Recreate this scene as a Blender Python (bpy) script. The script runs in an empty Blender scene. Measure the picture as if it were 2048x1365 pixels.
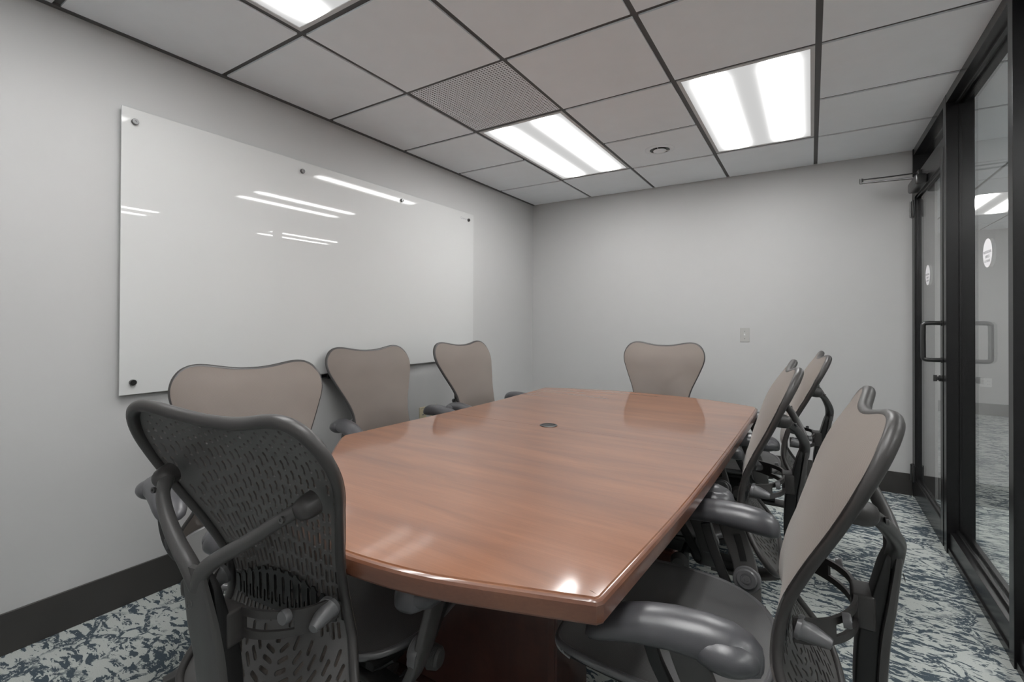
import bpy, bmesh, math, random
from mathutils import Vector, Matrix
from mathutils.geometry import delaunay_2d_cdt
PI = math.pi
C = bpy.context.scene.collection
scn = bpy.context.scene
random.seed(4)

# ------------------------------------------------------------------ camera, world, exposure
CAM = Vector((2.4132, -2.4161, 1.2092))
yaw, pitch, roll = -.5639, .0063, .0038
cy_, sy_ = math.cos(yaw), math.sin(yaw)
Fv = Vector((sy_*math.cos(pitch), cy_*math.cos(pitch), math.sin(pitch)))
Rv = Vector((cy_, -sy_, 0)); Uv = Rv.cross(Fv)
Rr = Rv*math.cos(roll) + Uv*math.sin(roll); Ur = -Rv*math.sin(roll) + Uv*math.cos(roll)
cd = bpy.data.cameras.new('camera'); cam = bpy.data.objects.new('camera', cd); C.objects.link(cam)
cd.sensor_width = 36; cd.sensor_fit = 'HORIZONTAL'
cd.lens = 946.84/2048*36; cd.shift_y = -48.33/2048; cd.clip_start = .02
M = Matrix((Rr, Ur, -Fv)).transposed().to_4x4(); M.translation = CAM
cam.matrix_world = M
scn.camera = cam
w = bpy.data.worlds.new('world'); scn.world = w; w.use_nodes = True
w.node_tree.nodes['Background'].inputs[0].default_value = (.5, .5, .5, 1)
w.node_tree.nodes['Background'].inputs[1].default_value = .3
scn.view_settings.view_transform = 'Standard'; scn.view_settings.look = 'None'
scn.view_settings.gamma = 1; scn.view_settings.use_curve_mapping = False
scn.view_settings.exposure = 0.12
scn.cycles.use_denoising = True
scn.cycles.max_bounces = 14; scn.cycles.diffuse_bounces = 8; scn.cycles.glossy_bounces = 5
scn.cycles.transparent_max_bounces = 24; scn.cycles.sample_clamp_indirect = 6
LAMP = 30.0           # strength of the tubes behind every ceiling diffuser

# ------------------------------------------------------------------ materials
def srgb(r, g, b):
    f = lambda c: (c/255/12.92) if c/255 <= .04045 else ((c/255+.055)/1.055)**2.4
    return (f(r), f(g), f(b), 1)
class NT:
    def __init__(s, name):
        s.m = bpy.data.materials.new(name); s.m.use_nodes = True
        s.t = s.m.node_tree; s.n = s.t.nodes; s.l = s.t.links
        s.p = s.n['Principled BSDF']; s.out = s.n['Material Output']
    def add(s, typ, ins=None, **kw):
        n = s.n.new(typ)
        for k, v in kw.items(): setattr(n, k, v)
        for k, v in (ins or {}).items():
            if hasattr(v, 'links') or isinstance(v, bpy.types.NodeSocket): s.l.new(v, n.inputs[k])
            else: n.inputs[k].default_value = v
        return n
    def ln(s, a, b): s.l.new(a, b)
    def math(s, op, a, b=None, c=None, clamp=False):
        n = s.n.new('ShaderNodeMath'); n.operation = op; n.use_clamp = clamp
        for i, v in enumerate((a, b, c)):
            if v is None: continue
            if isinstance(v, bpy.types.NodeSocket): s.l.new(v, n.inputs[i])
            else: n.inputs[i].default_value = v
        return n.outputs[0]
    def mix(s, f, a, b):
        n = s.n.new('ShaderNodeMix'); n.data_type = 'RGBA'
        for i, v in ((0, f), (6, a), (7, b)):
            if isinstance(v, bpy.types.NodeSocket): s.l.new(v, n.inputs[i])
            else: n.inputs[i].default_value = v
        return n.outputs[2]
    def ramp(s, f, stops):
        n = s.n.new('ShaderNodeValToRGB'); s.l.new(f, n.inputs[0]); e = n.color_ramp.elements
        while len(e) < len(stops): e.new(.5)
        for el, (p, c) in zip(e, stops):
            el.position = p; el.color = c if len(c) == 4 else (*c, 1)
        return n.outputs[0]
    def coord(s, scale=(1, 1, 1), rot=(0, 0, 0), kind='Object'):
        tc = s.n.new('ShaderNodeTexCoord'); mp = s.n.new('ShaderNodeMapping')
        mp.inputs['Scale'].default_value = scale; mp.inputs['Rotation'].default_value = rot
        s.l.new(tc.outputs[kind], mp.inputs[0]); return mp.outputs[0]
    def noise(s, v, scale=5, detail=3, rough=.5, dist=0):
        n = s.n.new('ShaderNodeTexNoise'); s.l.new(v, n.inputs['Vector'])
        n.inputs['Scale'].default_value = scale; n.inputs['Detail'].default_value = detail
        n.inputs['Roughness'].default_value = rough; n.inputs['Distortion'].default_value = dist
        return n.outputs[0]
    def bump(s, h, strength=.2, dist=.002):
        b = s.n.new('ShaderNodeBump'); b.inputs['Strength'].default_value = strength
        b.inputs['Distance'].default_value = dist; s.l.new(h, b.inputs['Height'])
        s.l.new(b.outputs[0], s.p.inputs['Normal'])
def plain(name, col, rough=.5, metal=0, spec=.5, coat=0, coat_r=.1, bump=None, vary=.0):
    k = NT(name); p = k.p
    p.inputs['Base Color'].default_value = col; p.inputs['Roughness'].default_value = rough
    p.inputs['Metallic'].default_value = metal; p.inputs['Specular IOR Level'].default_value = spec
    p.inputs['Coat Weight'].default_value = coat; p.inputs['Coat Roughness'].default_value = coat_r
    v = k.coord()
    if vary:
        n = k.noise(v, 9, 4)
        k.ln(k.mix(n, tuple(c*(1-vary) for c in col[:3])+(1,), tuple(min(1, c*(1+vary)) for c in col[:3])+(1,)), p.inputs['Base Color'])
    if bump: k.bump(k.noise(v, bump[0], 2), bump[1], bump[2])
    return k.m
MAT = {}
MAT['wall'] = plain('wall_paint', (.50, .50, .498, 1), .55, bump=(260, .10, .0006), vary=.015)
MAT['tile'] = plain('ceiling_tile', (.86, .895, .925, 1), .9, bump=(300, .2, .0006), vary=.03)
MAT['tbar'] = plain('ceiling_bar', (.095, .095, .095, 1), .6, vary=.05)
MAT['base'] = plain('baseboard_vinyl', (.043, .041, .039, 1), .42, vary=.12)
MAT['alu'] = plain('dark_bronze_metal', (.008, .0078, .0084, 1), .27, metal=0, spec=.45, vary=.1)
MAT['alu2'] = plain('door_hardware', (.012, .012, .012, 1), .30, spec=.9, vary=.1)
MAT['steel'] = plain('brushed_steel', (.45, .45, .45, 1), .30, metal=1, vary=.1)
MAT['shell'] = plain('chair_shell_plastic', (.105, .102, .100, 1), .42, spec=.6, bump=(420, .25, .0005), vary=.12)
MAT['plastic'] = plain('chair_plastic', (.066, .064, .063, 1), .42, spec=.6, bump=(420, .25, .0005), vary=.12)
MAT['rim'] = plain('chair_rim_plastic', (.043, .040, .039, 1), .40, spec=.6, bump=(380, .2, .0005), vary=.12)
MAT['pad'] = plain('armrest_rubber', (.055, .055, .061, 1), .34, spec=.9, bump=(300, .22, .0005), vary=.15)
MAT['black'] = plain('black_plastic', (.012, .012, .012, 1), .4, vary=.1)
MAT['caster'] = plain('caster_plastic', (.018, .018, .019, 1), .45, vary=.1)
MAT['board'] = plain('white_glass', (.60, .605, .60, 1), .5, spec=.5, coat=1, coat_r=.012)
MAT['ivory'] = plain('ivory_plastic', (.62, .55, .38, 1), .4, vary=.05)
MAT['white'] = plain('white_plastic', (.75, .75, .74, 1), .4, vary=.03)
MAT['lfr'] = plain('light_trim', (.6, .6, .6, 1), .5, vary=.03)
MAT['plate'] = plain('grey_plate', (.43, .425, .41, 1), .4, vary=.03)
MAT['decal'] = plain('white_vinyl', (.93, .93, .95, 1), .5, vary=.01)
MAT['ink'] = plain('grey_print', (.42, .42, .44, 1), .6, vary=.02)
MAT['inkd'] = plain('dark_print', (.18, .18, .18, 1), .6, vary=.02)
MAT['screw'] = plain('screw_steel', (.16, .16, .16, 1), .3, metal=1, vary=.1)
MAT['knobm'] = plain('chair_knob_plastic', (.13, .13, .135, 1), .30, spec=.7, vary=.1)

def wood(name, light, mid, dark, rough, coat, coat_r, along_x=True):
    k = NT(name); sc = (1.0, 7, 7) if along_x else (8, 8, 1.0)
    v = k.coord(sc); v2 = k.coord((.35*sc[0], 6*sc[1], 6*sc[2]))
    n1 = k.noise(v, 1.6, 4, .55, .5); n2 = k.noise(v2, 7, 3, .6, .3); n3 = k.noise(k.coord((1, 1, 1)), 1.3, 2)
    f = k.math('ADD', k.math('MULTIPLY', n1, .60), k.math('ADD', k.math('MULTIPLY', n2, .22), k.math('MULTIPLY', n3, .18)))
    k.ln(k.ramp(f, [(.34, dark), (.5, mid), (.66, light)]), k.p.inputs['Base Color'])
    k.p.inputs['Roughness'].default_value = rough
    k.p.inputs['Coat Weight'].default_value = coat; k.p.inputs['Coat Roughness'].default_value = coat_r; k.p.inputs['Coat IOR'].default_value = 1.6
    k.bump(n2, .05, .0006)
    return k.m
MAT['wood'] = wood('cherry_veneer', (.270, .103, .042), (.212, .076, .029), (.152, .051, .020), .45, 1.0, .085)
MAT['flex'] = plain('flexible_grey_rubber', (.24, .24, .24, 1), .4, vary=.08)
MAT['woodedge'] = wood('cherry_edge', (.19, .074, .036), (.145, .052, .025), (.105, .036, .018), .42, .8, .12)
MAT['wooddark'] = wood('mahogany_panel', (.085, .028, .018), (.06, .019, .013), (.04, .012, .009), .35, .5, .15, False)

def carpet():
    k = NT('carpet_pile')
    v = k.coord((1, 1, 1))
    # dense flecks drawn out along one direction (turned a quarter past a seam), crossed by broken branching lines
    wob = k.add('ShaderNodeTexNoise', {'Vector': v, 'Scale': 9.0, 'Detail': 3.0})
    off = k.add('ShaderNodeVectorMath', {0: wob.outputs['Color'], 1: (.5, .5, .5)}, operation='SUBTRACT')
    off2 = k.add('ShaderNodeVectorMath', {0: off.outputs[0], 'Scale': .06}, operation='SCALE')
    vv = k.add('ShaderNodeVectorMath', {0: v, 1: off2.outputs[0]}, operation='ADD').outputs[0]
    sx = k.add('ShaderNodeSeparateXYZ', {0: v}).outputs[0]
    dens = k.noise(v, 3.2, 3)
    def fleck(ang, a, b, thr):
        mp = k.add('ShaderNodeMapping', {'Vector': vv, 'Rotation': (0, 0, ang), 'Scale': (a, b, 1)})
        n = k.noise(mp.outputs[0], 1.0, 4, .62)
        return k.math('MULTIPLY', k.math('SUBTRACT', k.math('ADD', n, k.math('MULTIPLY', k.math('SUBTRACT', dens, .5), .32)), thr), 45, clamp=True)
    side = k.math('GREATER_THAN', sx, 1.2)
    fa = k.math('MAXIMUM', fleck(.30, 15, 50, .535), fleck(-.25, 9, 30, .605))
    fb = k.math('MAXIMUM', fleck(PI/2-.15, 15, 50, .535), fleck(PI/2+.35, 9, 30, .605))
    a = k.math('ADD', k.math('MULTIPLY', fa, side), k.math('MULTIPLY', fb, k.math('SUBTRACT', 1.0, side)))
    def crack(scale, wd, seed):
        mp = k.add('ShaderNodeMapping', {'Vector': vv, 'Rotation': (0, 0, seed), 'Location': (seed, seed*2, 0), 'Scale': (1, 1.3, 1)})
        vo = k.add('ShaderNodeTexVoronoi', {'Vector': mp.outputs[0], 'Scale': scale}, feature='DISTANCE_TO_EDGE')
        gate = k.noise(mp.outputs[0], scale*1.3, 2)
        c = k.math('MULTIPLY', k.math('SUBTRACT', wd, vo.outputs['Distance']), 1/.01, clamp=True)
        return k.math('MULTIPLY', c, k.math('MULTIPLY', k.math('SUBTRACT', gate, .43), 12, clamp=True))
    brk = k.noise(v, 60, 3, .7)
    cr = k.math('MULTIPLY', k.math('MAXIMUM', crack(3.6, .048, .7), crack(6.5, .042, 2.1)), k.math('MULTIPLY', k.math('SUBTRACT', brk, .42), 14, clamp=True))
    f = k.math('MAXIMUM', a, cr)
    pile = k.noise(v, 420, 2, .7)
    light = k.mix(pile, srgb(146, 152, 150), srgb(206, 210, 206)); dk = k.mix(pile, srgb(42, 52, 60), srgb(92, 104, 112))
    k.ln(k.mix(f, light, dk), k.p.inputs['Base Color'])
    k.p.inputs['Roughness'].default_value = .95; k.p.inputs['Specular IOR Level'].default_value = .1
    k.bump(pile, .6, .003)
    return k.m
MAT['carpet'] = carpet()

def fabric(name, lo, hi, scale, alpha, sheen=.25, rough=.75, axes='xz'):
    k = NT(name); v = k.coord((1, 1, 1))
    sep = k.add('ShaderNodeSeparateXYZ', {0: v})
    a = sep.outputs[0]; b = sep.outputs[2] if axes == 'xz' else sep.outputs[1]
    s1 = k.math('SINE', k.math('MULTIPLY', a, scale)); s2 = k.math('SINE', k.math('MULTIPLY', b, scale*1.25))
    weave = k.math('MULTIPLY_ADD', k.math('MULTIPLY', s1, s2), .5, .5)
    slow = k.noise(v, 5, 3)
    f = k.math('ADD', k.math('MULTIPLY', weave, .55), k.math('MULTIPLY', slow, .45))
    k.ln(k.mix(f, lo, hi), k.p.inputs['Base Color'])
    k.p.inputs['Roughness'].default_value = rough; k.p.inputs['Sheen Weight'].default_value = sheen
    k.bump(weave, .35, .0008)
    if alpha:
        tr = k.add('ShaderNodeBsdfTransparent'); mx = k.add('ShaderNodeMixShader', {0: alpha})
        k.ln(k.p.outputs[0], mx.inputs[1]); k.ln(tr.outputs[0], mx.inputs[2]); k.ln(mx.outputs[0], k.out.inputs[0])
    return k.m
MAT['fabric'] = fabric('taupe_mesh_fabric', (.145, .118, .102, 1), (.28, .235, .204, 1), 2*PI/.0042, .18)
MAT['seatmesh'] = fabric('black_seat_mesh', (.035, .035, .036, 1), (.15, .15, .15, 1), 2*PI/.0038, .04, .15, .5, 'xy')

def glass():
    k = NT('clear_glass'); k.n.remove(k.p)
    lw = k.add('ShaderNodeLayerWeight', {'Blend': .5})
    fz = k.math('MULTIPLY_ADD', k.math('POWER', lw.outputs['Facing'], 5.0), .96, .04)
    tr = k.add('ShaderNodeBsdfTransparent', {'Color': (.985, .99, .985, 1)}); gl = k.add('ShaderNodeBsdfGlossy', {'Roughness': 0.0, 'Color': (1, 1, 1, 1)})
    mx = k.add('ShaderNodeMixShader', {0: fz}); k.ln(tr.outputs[0], mx.inputs[1]); k.ln(gl.outputs[0], mx.inputs[2])
    k.ln(mx.outputs[0], k.out.inputs[0]); return k.m
MAT['glass'] = glass()

def diffuser():
    # a lit prismatic lens: two tubes run along local Y behind it
    k = NT('lamp_diffuser'); v = k.coord((1, 1, 1)); sep = k.add('ShaderNodeSeparateXYZ', {0: v})
    x, y = sep.outputs[0], sep.outputs[1]
    def g(c):
        d = k.math('DIVIDE', k.math('SUBTRACT', x, c), .046)
        return k.math('POWER', 2.718, k.math('MULTIPLY', k.math('MULTIPLY', d, d), -1))
    tubes = k.math('ADD', g(-.15), g(.15))
    end = k.math('MULTIPLY', k.math('SUBTRACT', .60, k.math('ABSOLUTE', y)), 9, clamp=True)
    st = k.math('MULTIPLY_ADD', k.math('MULTIPLY', tubes, end), LAMP, .55)
    em = k.add('ShaderNodeEmission', {'Color': (1, .995, .985, 1), 'Strength': st})
    k.ln(em.outputs[0], k.out.inputs[0]); return k.m
MAT['lamp'] = diffuser()

# ------------------------------------------------------------------ helpers
def obj(name, bm, mat, parent=None, smooth=False, loc=None, sharp=None):
    me = bpy.data.meshes.new(name)
    bmesh.ops.recalc_face_normals(bm, faces=bm.faces)
    bm.to_mesh(me); bm.free()
    me.materials.append(MAT[mat] if isinstance(mat, str) else mat)
    if smooth:
        me.polygons.foreach_set('use_smooth', [True]*len(me.polygons))
        me.set_sharp_from_angle(angle=sharp if sharp else math.radians(40))
    o = bpy.data.objects.new(name, me); C.objects.link(o)
    if loc is not None:
        me.transform(Matrix.Translation(-Vector(loc))); o.location = loc
    if parent:
        o.parent = parent
    return o
def thing(name, label, cat, loc=(0, 0, 0), rz=0, group=None):
    o = bpy.data.objects.new(name, None); C.objects.link(o); o.empty_display_size = .1
    o.location = loc; o.rotation_euler = (0, 0, rz); o['label'] = label; o['category'] = cat
    if group: o['group'] = group
    return o
def tag(o, label=None, cat=None, group=None, kind=None):
    for k, v in (('label', label), ('category', cat), ('group', group), ('kind', kind)):
        if v: o[k] = v
    return o
def box(bm, x0, x1, y0, y1, z0, z1, bev=0, mat=None):
    r = bmesh.ops.create_cube(bm, size=1); vs = r['verts']
    bmesh.ops.scale(bm, vec=(x1-x0, y1-y0, z1-z0), verts=vs)
    bmesh.ops.translate(bm, vec=((x0+x1)/2, (y0+y1)/2, (z0+z1)/2), verts=vs)
    if bev:
        es = list({e for v in vs for e in v.link_edges})
        r = bmesh.ops.bevel(bm, geom=es, offset=bev, segments=3, profile=.5, affect='EDGES')
        vs = list({v for f in r['faces'] for v in f.verts} | {v for v in vs if v.is_valid})
    if mat is not None: bmesh.ops.transform(bm, matrix=mat, verts=vs)
    return vs
def nb(): return bmesh.new()
def boxes(*a, bev=0):
    bm = nb()
    for b in a: box(bm, *b, bev=bev)
    return bm
def lathe(bm, prof, axis=Vector((0, 0, 1)), at=Vector((0, 0, 0)), n=24):
    axis = Vector(axis).normalized(); q = axis.to_track_quat('Z', 'Y').to_matrix(); rings = []
    for r, z in prof:
        ring = []
        if r < 1e-6: ring = [bm.verts.new(Vector(at)+q@Vector((0, 0, z)))]
        else:
            for i in range(n):
                a = 2*PI*i/n; ring.append(bm.verts.new(Vector(at)+q@Vector((r*math.cos(a), r*math.sin(a), z))))
        rings.append(ring)
    for A, B in zip(rings, rings[1:]):
        for i in range(n):
            j = (i+1) % n
            if len(A) == 1 and len(B) == 1: continue
            if len(A) == 1: bm.faces.new((A[0], B[i], B[j]))
            elif len(B) == 1: bm.faces.new((A[i], A[j], B[0]))
            else: bm.faces.new((A[i], A[j], B[j], B[i]))
    for R_ in (rings[0], rings[-1]):
        if len(R_) > 2: bm.faces.new(R_)
def catmull(pts, n=6, closed=False):
    P = [Vector(p) for p in pts]; out = []; m = len(P)
    rng = range(m if closed else m-1)
    for i in rng:
        if closed: a, b, c, d = P[i-1], P[i], P[(i+1) % m], P[(i+2) % m]
        else: a, b, c, d = P[max(i-1, 0)], P[i], P[i+1], P[min(i+2, m-1)]
        for k in range(n):
            t = k/n
            out.append(.5*((2*b)+(c-a)*t+(2*a-5*b+4*c-d)*t*t+(3*b-a-3*c+d)*t**3))
    if not closed: out.append(P[-1])
    return out
def sweep(bm, path, sec, side, closed=False, scale=None, caps=True):
    """sec: list of (u,v); u along side (Vector or list), v along side x tangent. scale: per-point (su, sv)."""
    n = len(path); rings = []
    for i, p in enumerate(path):
        if closed: t = path[(i+1) % n]-path[i-1]
        else: t = path[min(i+1, n-1)]-path[max(i-1, 0)]
        t = t.normalized(); s = side[i] if isinstance(side, list) else side
        s = Vector(s); s = (s-t*s.dot(t)).normalized(); b = t.cross(s)
        su, sv = scale[i] if scale else (1, 1)
        rings.append([bm.verts.new(p+s*(u*su)+b*(v*sv)) for u, v in sec])
    m = len(sec)
    for i in range(n if closed else n-1):
        A, B = rings[i], rings[(i+1) % n]
        for j in range(m):
            k = (j+1) % m; bm.faces.new((A[j], A[k], B[k], B[j]))
    if not closed and caps:
        bm.faces.new(rings[0]); bm.faces.new(list(reversed(rings[-1])))
def circ(r, n=12, r2=None): return [(r*math.cos(2*PI*i/n), (r2 or r)*math.sin(2*PI*i/n)) for i in range(n)]
def rrect(a, b, r, n=3):
    out = []
    for cx, cy, s in ((a-r, b-r, 0), (-a+r, b-r, 1), (-a+r, -b+r, 2), (a-r, -b+r, 3)):
        for k in range(n+1):
            t = (s+k/n)*PI/2; out.append((cx+r*math.cos(t), cy+r*math.sin(t)))
    return out
def interp(tab, x):
    if x <= tab[0][0]: return tab[0][1]
    for (a, b), (c, d) in zip(tab, tab[1:]):
        if x <= c: return b+(d-b)*(x-a)/(c-a)
    return tab[-1][1]

def text(name, body, size, mat, parent, loc, rot):
    cu = bpy.data.curves.new(name, 'FONT'); cu.body = body; cu.size = size; cu.align_x = 'CENTER'; cu.extrude = .0002
    tmp = bpy.data.objects.new(name+'_src', cu); C.objects.link(tmp)
    dg = bpy.context.evaluated_depsgraph_get(); me = bpy.data.meshes.new_from_object(tmp.evaluated_get(dg))
    bpy.data.objects.remove(tmp); me.materials.clear(); me.materials.append(MAT[mat])
    k = bpy.data.objects.new(name, me); C.objects.link(k); k.parent = parent; k.location = loc; k.rotation_euler = rot
    return k

# ------------------------------------------------------------------ room shell
XL, XR, YB, H = -.036, 3.01, 1.855, 2.407
XO = 3.12               # outer face of the storefront
YN = -3.12              # wall behind the camera
XC, YF = 4.90, 6.05     # corridor: far side wall, far end wall
S = lambda o: tag(o, kind='structure')
S(obj('floor', boxes((XL-.1, XC+.1, YN-.1, YF+.1, -.06, 0)), 'carpet'))
S(obj('wall_left', boxes((XL-.1, XL, YN-.1, YB+.1, 0, H+.06)), 'wall'))
S(obj('wall_back', boxes((XL, 3.14, YB, YB+.1, 0, H+.06)), 'wall'))
S(obj('wall_front', boxes((XL, XC, YN-.1, YN, 0, H+.06)), 'wall'))
S(obj('wall_corridor_inner', boxes((3.04, 3.14, YB+.1, YF, 0, H+.06)), 'wall'))
S(obj('wall_corridor_end', boxes((3.04, XC, YF, YF+.1, 0, H+.06)), 'wall'))
S(obj('wall_corridor_right', boxes((XC, XC+.1, YN-.1, YF+.1, 0, H+.06)), 'wall'))
def skirt(name, x0, x1, y0, y1):
    bm = nb(); box(bm, x0, x1, y0, y1, 0, .15, bev=.002); S(obj(name, bm, 'base'))
skirt('baseboard_left', XL, XL+.009, YN, YB)
skirt('baseboard_back', XL+.009, 3.004, YB-.009, YB)
skirt('baseboard_back_outer', 3.14, 3.149, YB, YF)
skirt('baseboard_corridor_end', 3.149, XC-.009, YF-.009, YF)
skirt('baseboard_corridor_right', XC-.009, XC, YN, YF)

# ceiling: tiles hang just below a dark grid; lamps, grille and vent take tiles' places
T = .61
gx = [XL] + [i*T for i in range(1, 8)] + [XC]
gy = [YN] + [j*T for j in range(-5, 3)] + [YB] + [j*T for j in range(4, 10)] + [YF]
gy = sorted(set(round(v, 4) for v in gy))
LAMPS = [(3.5*T, T, 'room'), (1.5*T, T, 'room'), (1.5*T, -3*T, 'room'), (3.5*T, -3*T, 'room'),
         (6.5*T, -T, 'hall'), (6.5*T, -4*T, 'hall'), (6.5*T, 3*T, 'hall'), (6.5*T, 7*T, 'hall')]  # second hall entry: unseen lamp added to brighten the corridor
lamp_cells = set()
for lx, ly, _ in LAMPS:
    for d in (-.5, .5): lamp_cells.add((round(lx, 2), round(ly+d*T, 2)))
GR = (1.5*T, -.5*T)
bm = nb(); g = .0125
for a, b in zip(gx, gx[1:]):
    for c, d in zip(gy, gy[1:]):
        cx, cy = (a+b)/2, (c+d)/2
        if abs((b-a)-T) < .02 and (round(cx, 2), round(cy, 2)) in lamp_cells: continue
        if any(abs(cx-lx) < .1 and abs(cy-ly) < .65 for lx, ly, _ in LAMPS): continue
        if abs(cx-GR[0]) < .1 and abs(cy-GR[1]) < .1: continue
        ga = .012 if a > XL+.01 else .024; gb = g if b < XC-.01 else .02
        gc = g if c > YN+.01 else .02; gd = g
        if abs(d-YB) < .01 or abs(d-YF) < .01: gd = .004
        if cx > 3.05 and (abs(d-YB) < .01 or abs(c-YB) < .01): gc = gc if abs(c-YB) > .01 else 0; gd = gd if abs(d-YB) > .01 else 0
        if abs(c-YB) < .01 and cx < 3.05: continue
        if b-a-ga-gb < .03 or d-c-gc-gd < .02: continue
        box(bm, a+ga, b-gb, c+gc, d-gd, H-.007, H+.012, bev=0)
ceil = S(obj('ceiling', bm, 'tile'))
bm = nb(); hb = .0125
for x in gx: box(bm, x-hb, x+hb, YN, YF, H, H+.008)
for i, y in enumerate(gy):
    if y == YB: continue
    box(bm, XL, XC, y-hb, y+hb, H+.0004, H+.0084)
box(bm, XL, XL+.024, YN, YB, H-.010, H+.007)
o = obj('grid_bar', bm, 'tbar', ceil)
S(obj('ceiling_slab', boxes((XL-.1, XC+.1, YN-.1, YF+.1, H+.14, H+.2)), 'tile'))

lights_lab = {0: 'square-cornered two tube ceiling light beside the round vent, nearest the glass wall',
              1: 'long two tube ceiling light beyond the perforated grille',
              2: 'ceiling light cut off by the top edge, above the left half of the whiteboard',
              3: 'ceiling light above the camera, reflected in the whiteboard',
              4: 'corridor ceiling light outside the glass beside the near table end',
              5: 'unseen corridor ceiling light added to brighten the corridor, level with the camera',
              6: 'corridor ceiling light outside the glass beside the door',
              7: 'corridor ceiling light seen through the fixed pane, before the far wall'}
def make_light():
    t = thing('ceiling_light', 'x', 'ceiling light', (0, 0, H), 0, 'recessed ceiling lights')
    x, y = T/2-.0125, T-.0125
    bm = nb()
    for a in ((-x, -x+.018, -y, y), (x-.018, x, -y, y), (-x+.018, x-.018, -y, -y+.018), (-x+.018, x-.018, y-.018, y)):
        box(bm, *a, -.004, .006)
    box(bm, -x, x, -y, y, .05, .055)
    for a in ((-x, -x+.002, -y, y), (x-.002, x, -y, y), (-x, x, -y, -y+.002), (-x, x, y-.002, y)): box(bm, *a, .006, .05)
    f = obj('frame', bm, 'lfr', t)
    d = obj('diffuser', boxes((-x+.018, x-.018, -y+.018, y-.018, -.001, .003)), 'lamp', t)
    d.location = (0, 0, 0)
    return t
def dup(r, label=None, group=None):
    c = r.copy(); C.objects.link(c)
    if label: c['label'] = label
    if group: c['group'] = group
    def rec(src, dst):
        for ch in kids.get(src, []):
            k = ch.copy(); C.objects.link(k); k.parent = dst; k.matrix_parent_inverse = ch.matrix_parent_inverse.copy(); rec(ch, k)
    kids = {}
    for o in C.objects:
        if o.parent: kids.setdefault(o.parent, []).append(o)
    rec(r, c); return c
first = make_light()
for i, (lx, ly, _) in enumerate(LAMPS):
    o = first if i == 0 else dup(first)
    o['label'] = lights_lab[i]; o.location = (lx, ly, H)

# perforated return grille
t = thing('return_air_grille', 'perforated grey return air panel in the ceiling grid', 'air grille', (GR[0], GR[1], H))
bm = nb(); n = 36; x0 = -(T/2-.0125); st = (T-.025)/n
vg = {}
def gv(i, j, z=0):
    k = (round(i, 3), round(j, 3))
    if k not in vg: vg[k] = bm.verts.new((x0+i*st, x0+j*st, z))
    return vg[k]
for i in range(n):
    for j in range(n):
        o8 = [gv(i, j), gv(i+.5, j), gv(i+1, j), gv(i+1, j+.5), gv(i+1, j+1), gv(i+.5, j+1), gv(i, j+1), gv(i, j+.5)]
        cx, cy = x0+(i+.5)*st, x0+(j+.5)*st; rr = st*.31
        i8 = [bm.verts.new((cx+rr*math.cos(PI*(5+k)/4), cy+rr*math.sin(PI*(5+k)/4), 0)) for k in range(8)]
        for k in range(8): bm.faces.new((o8[k], o8[(k+1) % 8], i8[(k+1) % 8], i8[k]))
o = obj('perforated_panel', bm, 'tile', t)
md = o.modifiers.new('thickness', 'SOLIDIFY'); md.thickness = .0015
e = T/2-.0125
obj('plenum_box', boxes((-e, e, -e, e, .1, .104), (-e, -e+.003, -e, e, .003, .1), (e-.003, e, -e, e, .003, .1), (-e, e, -e, -e+.003, .003, .1), (-e, e, e-.003, e, .003, .1)), 'black', t)

# round vent
t = thing('ceiling_vent', 'round white supply vent with a dark ring opening in the ceiling', 'vent', (1.52, .915, H-.007))
bm = nb(); lathe(bm, [(.066, .004), (.067, -.004), (.072, -.007), (.088, -.005), (.100, -.001), (.100, 0), (.07, .002)], n=40); obj('flange', bm, 'tile', t, True)
bm = nb(); lathe(bm, [(0, -.0012), (.0665, -.0012), (.0665, -.0022), (0, -.0022)], n=40); obj('throat', bm, 'black', t, True)
bm = nb(); lathe(bm, [(.038, -.012), (.043, -.011), (.044, -.007), (.039, -.008)], n=36); lathe(bm, [(0, -.017), (.018, -.016), (.024, -.012), (.023, -.008), (0, -.006)], n=30)
for k in range(3):
    a = k*2*PI/3+.5; c, s_ = math.cos(a), math.sin(a)
    sweep(bm, [Vector((.02*c, .02*s_, -.006)), Vector((.064*c, .064*s_, -.004))], rrect(.003, .0015, .0008), Vector((0, 0, 1)))
obj('cone_ring', bm, 'tile', t, True)

# ------------------------------------------------------------------ storefront: door in the corner, fixed panes towards the camera
FT = .046
PX = 3.068
P1, P2 = (.892, .952), (-.082, -.034)
def win(name, ya, yb, post_far):
    bm = nb()
    box(bm, XR, XO, ya, yb, H-.052, H-.004, .0015)                      # head
    box(bm, XR+.004, XO-.004, ya, yb, 0, .030, .0015)                   # kick
    box(bm, XR+.012, XO-.012, ya, yb, .030, .112, .0015)                # sill
    for xx in (PX-.022, PX+.010):
        box(bm, xx, xx+.012, ya, yb, .112, .128, .001)
        box(bm, xx, xx+.012, ya, yb, H-.068, H-.052, .001)
    if post_far:
        y0, y1 = post_far; box(bm, XR-.001, XO+.001, y0, y1, 0, H-.003, .0015)
        box(bm, PX-.006, PX+.006, y0-.006, y0, .112, H-.052)
    o = S(obj(name, bm, 'alu'))
    p = obj('window_pane', boxes((PX-.003, PX+.003, ya+.001, yb-.001, .113, H-.053)), 'glass', o)
    return o
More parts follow.
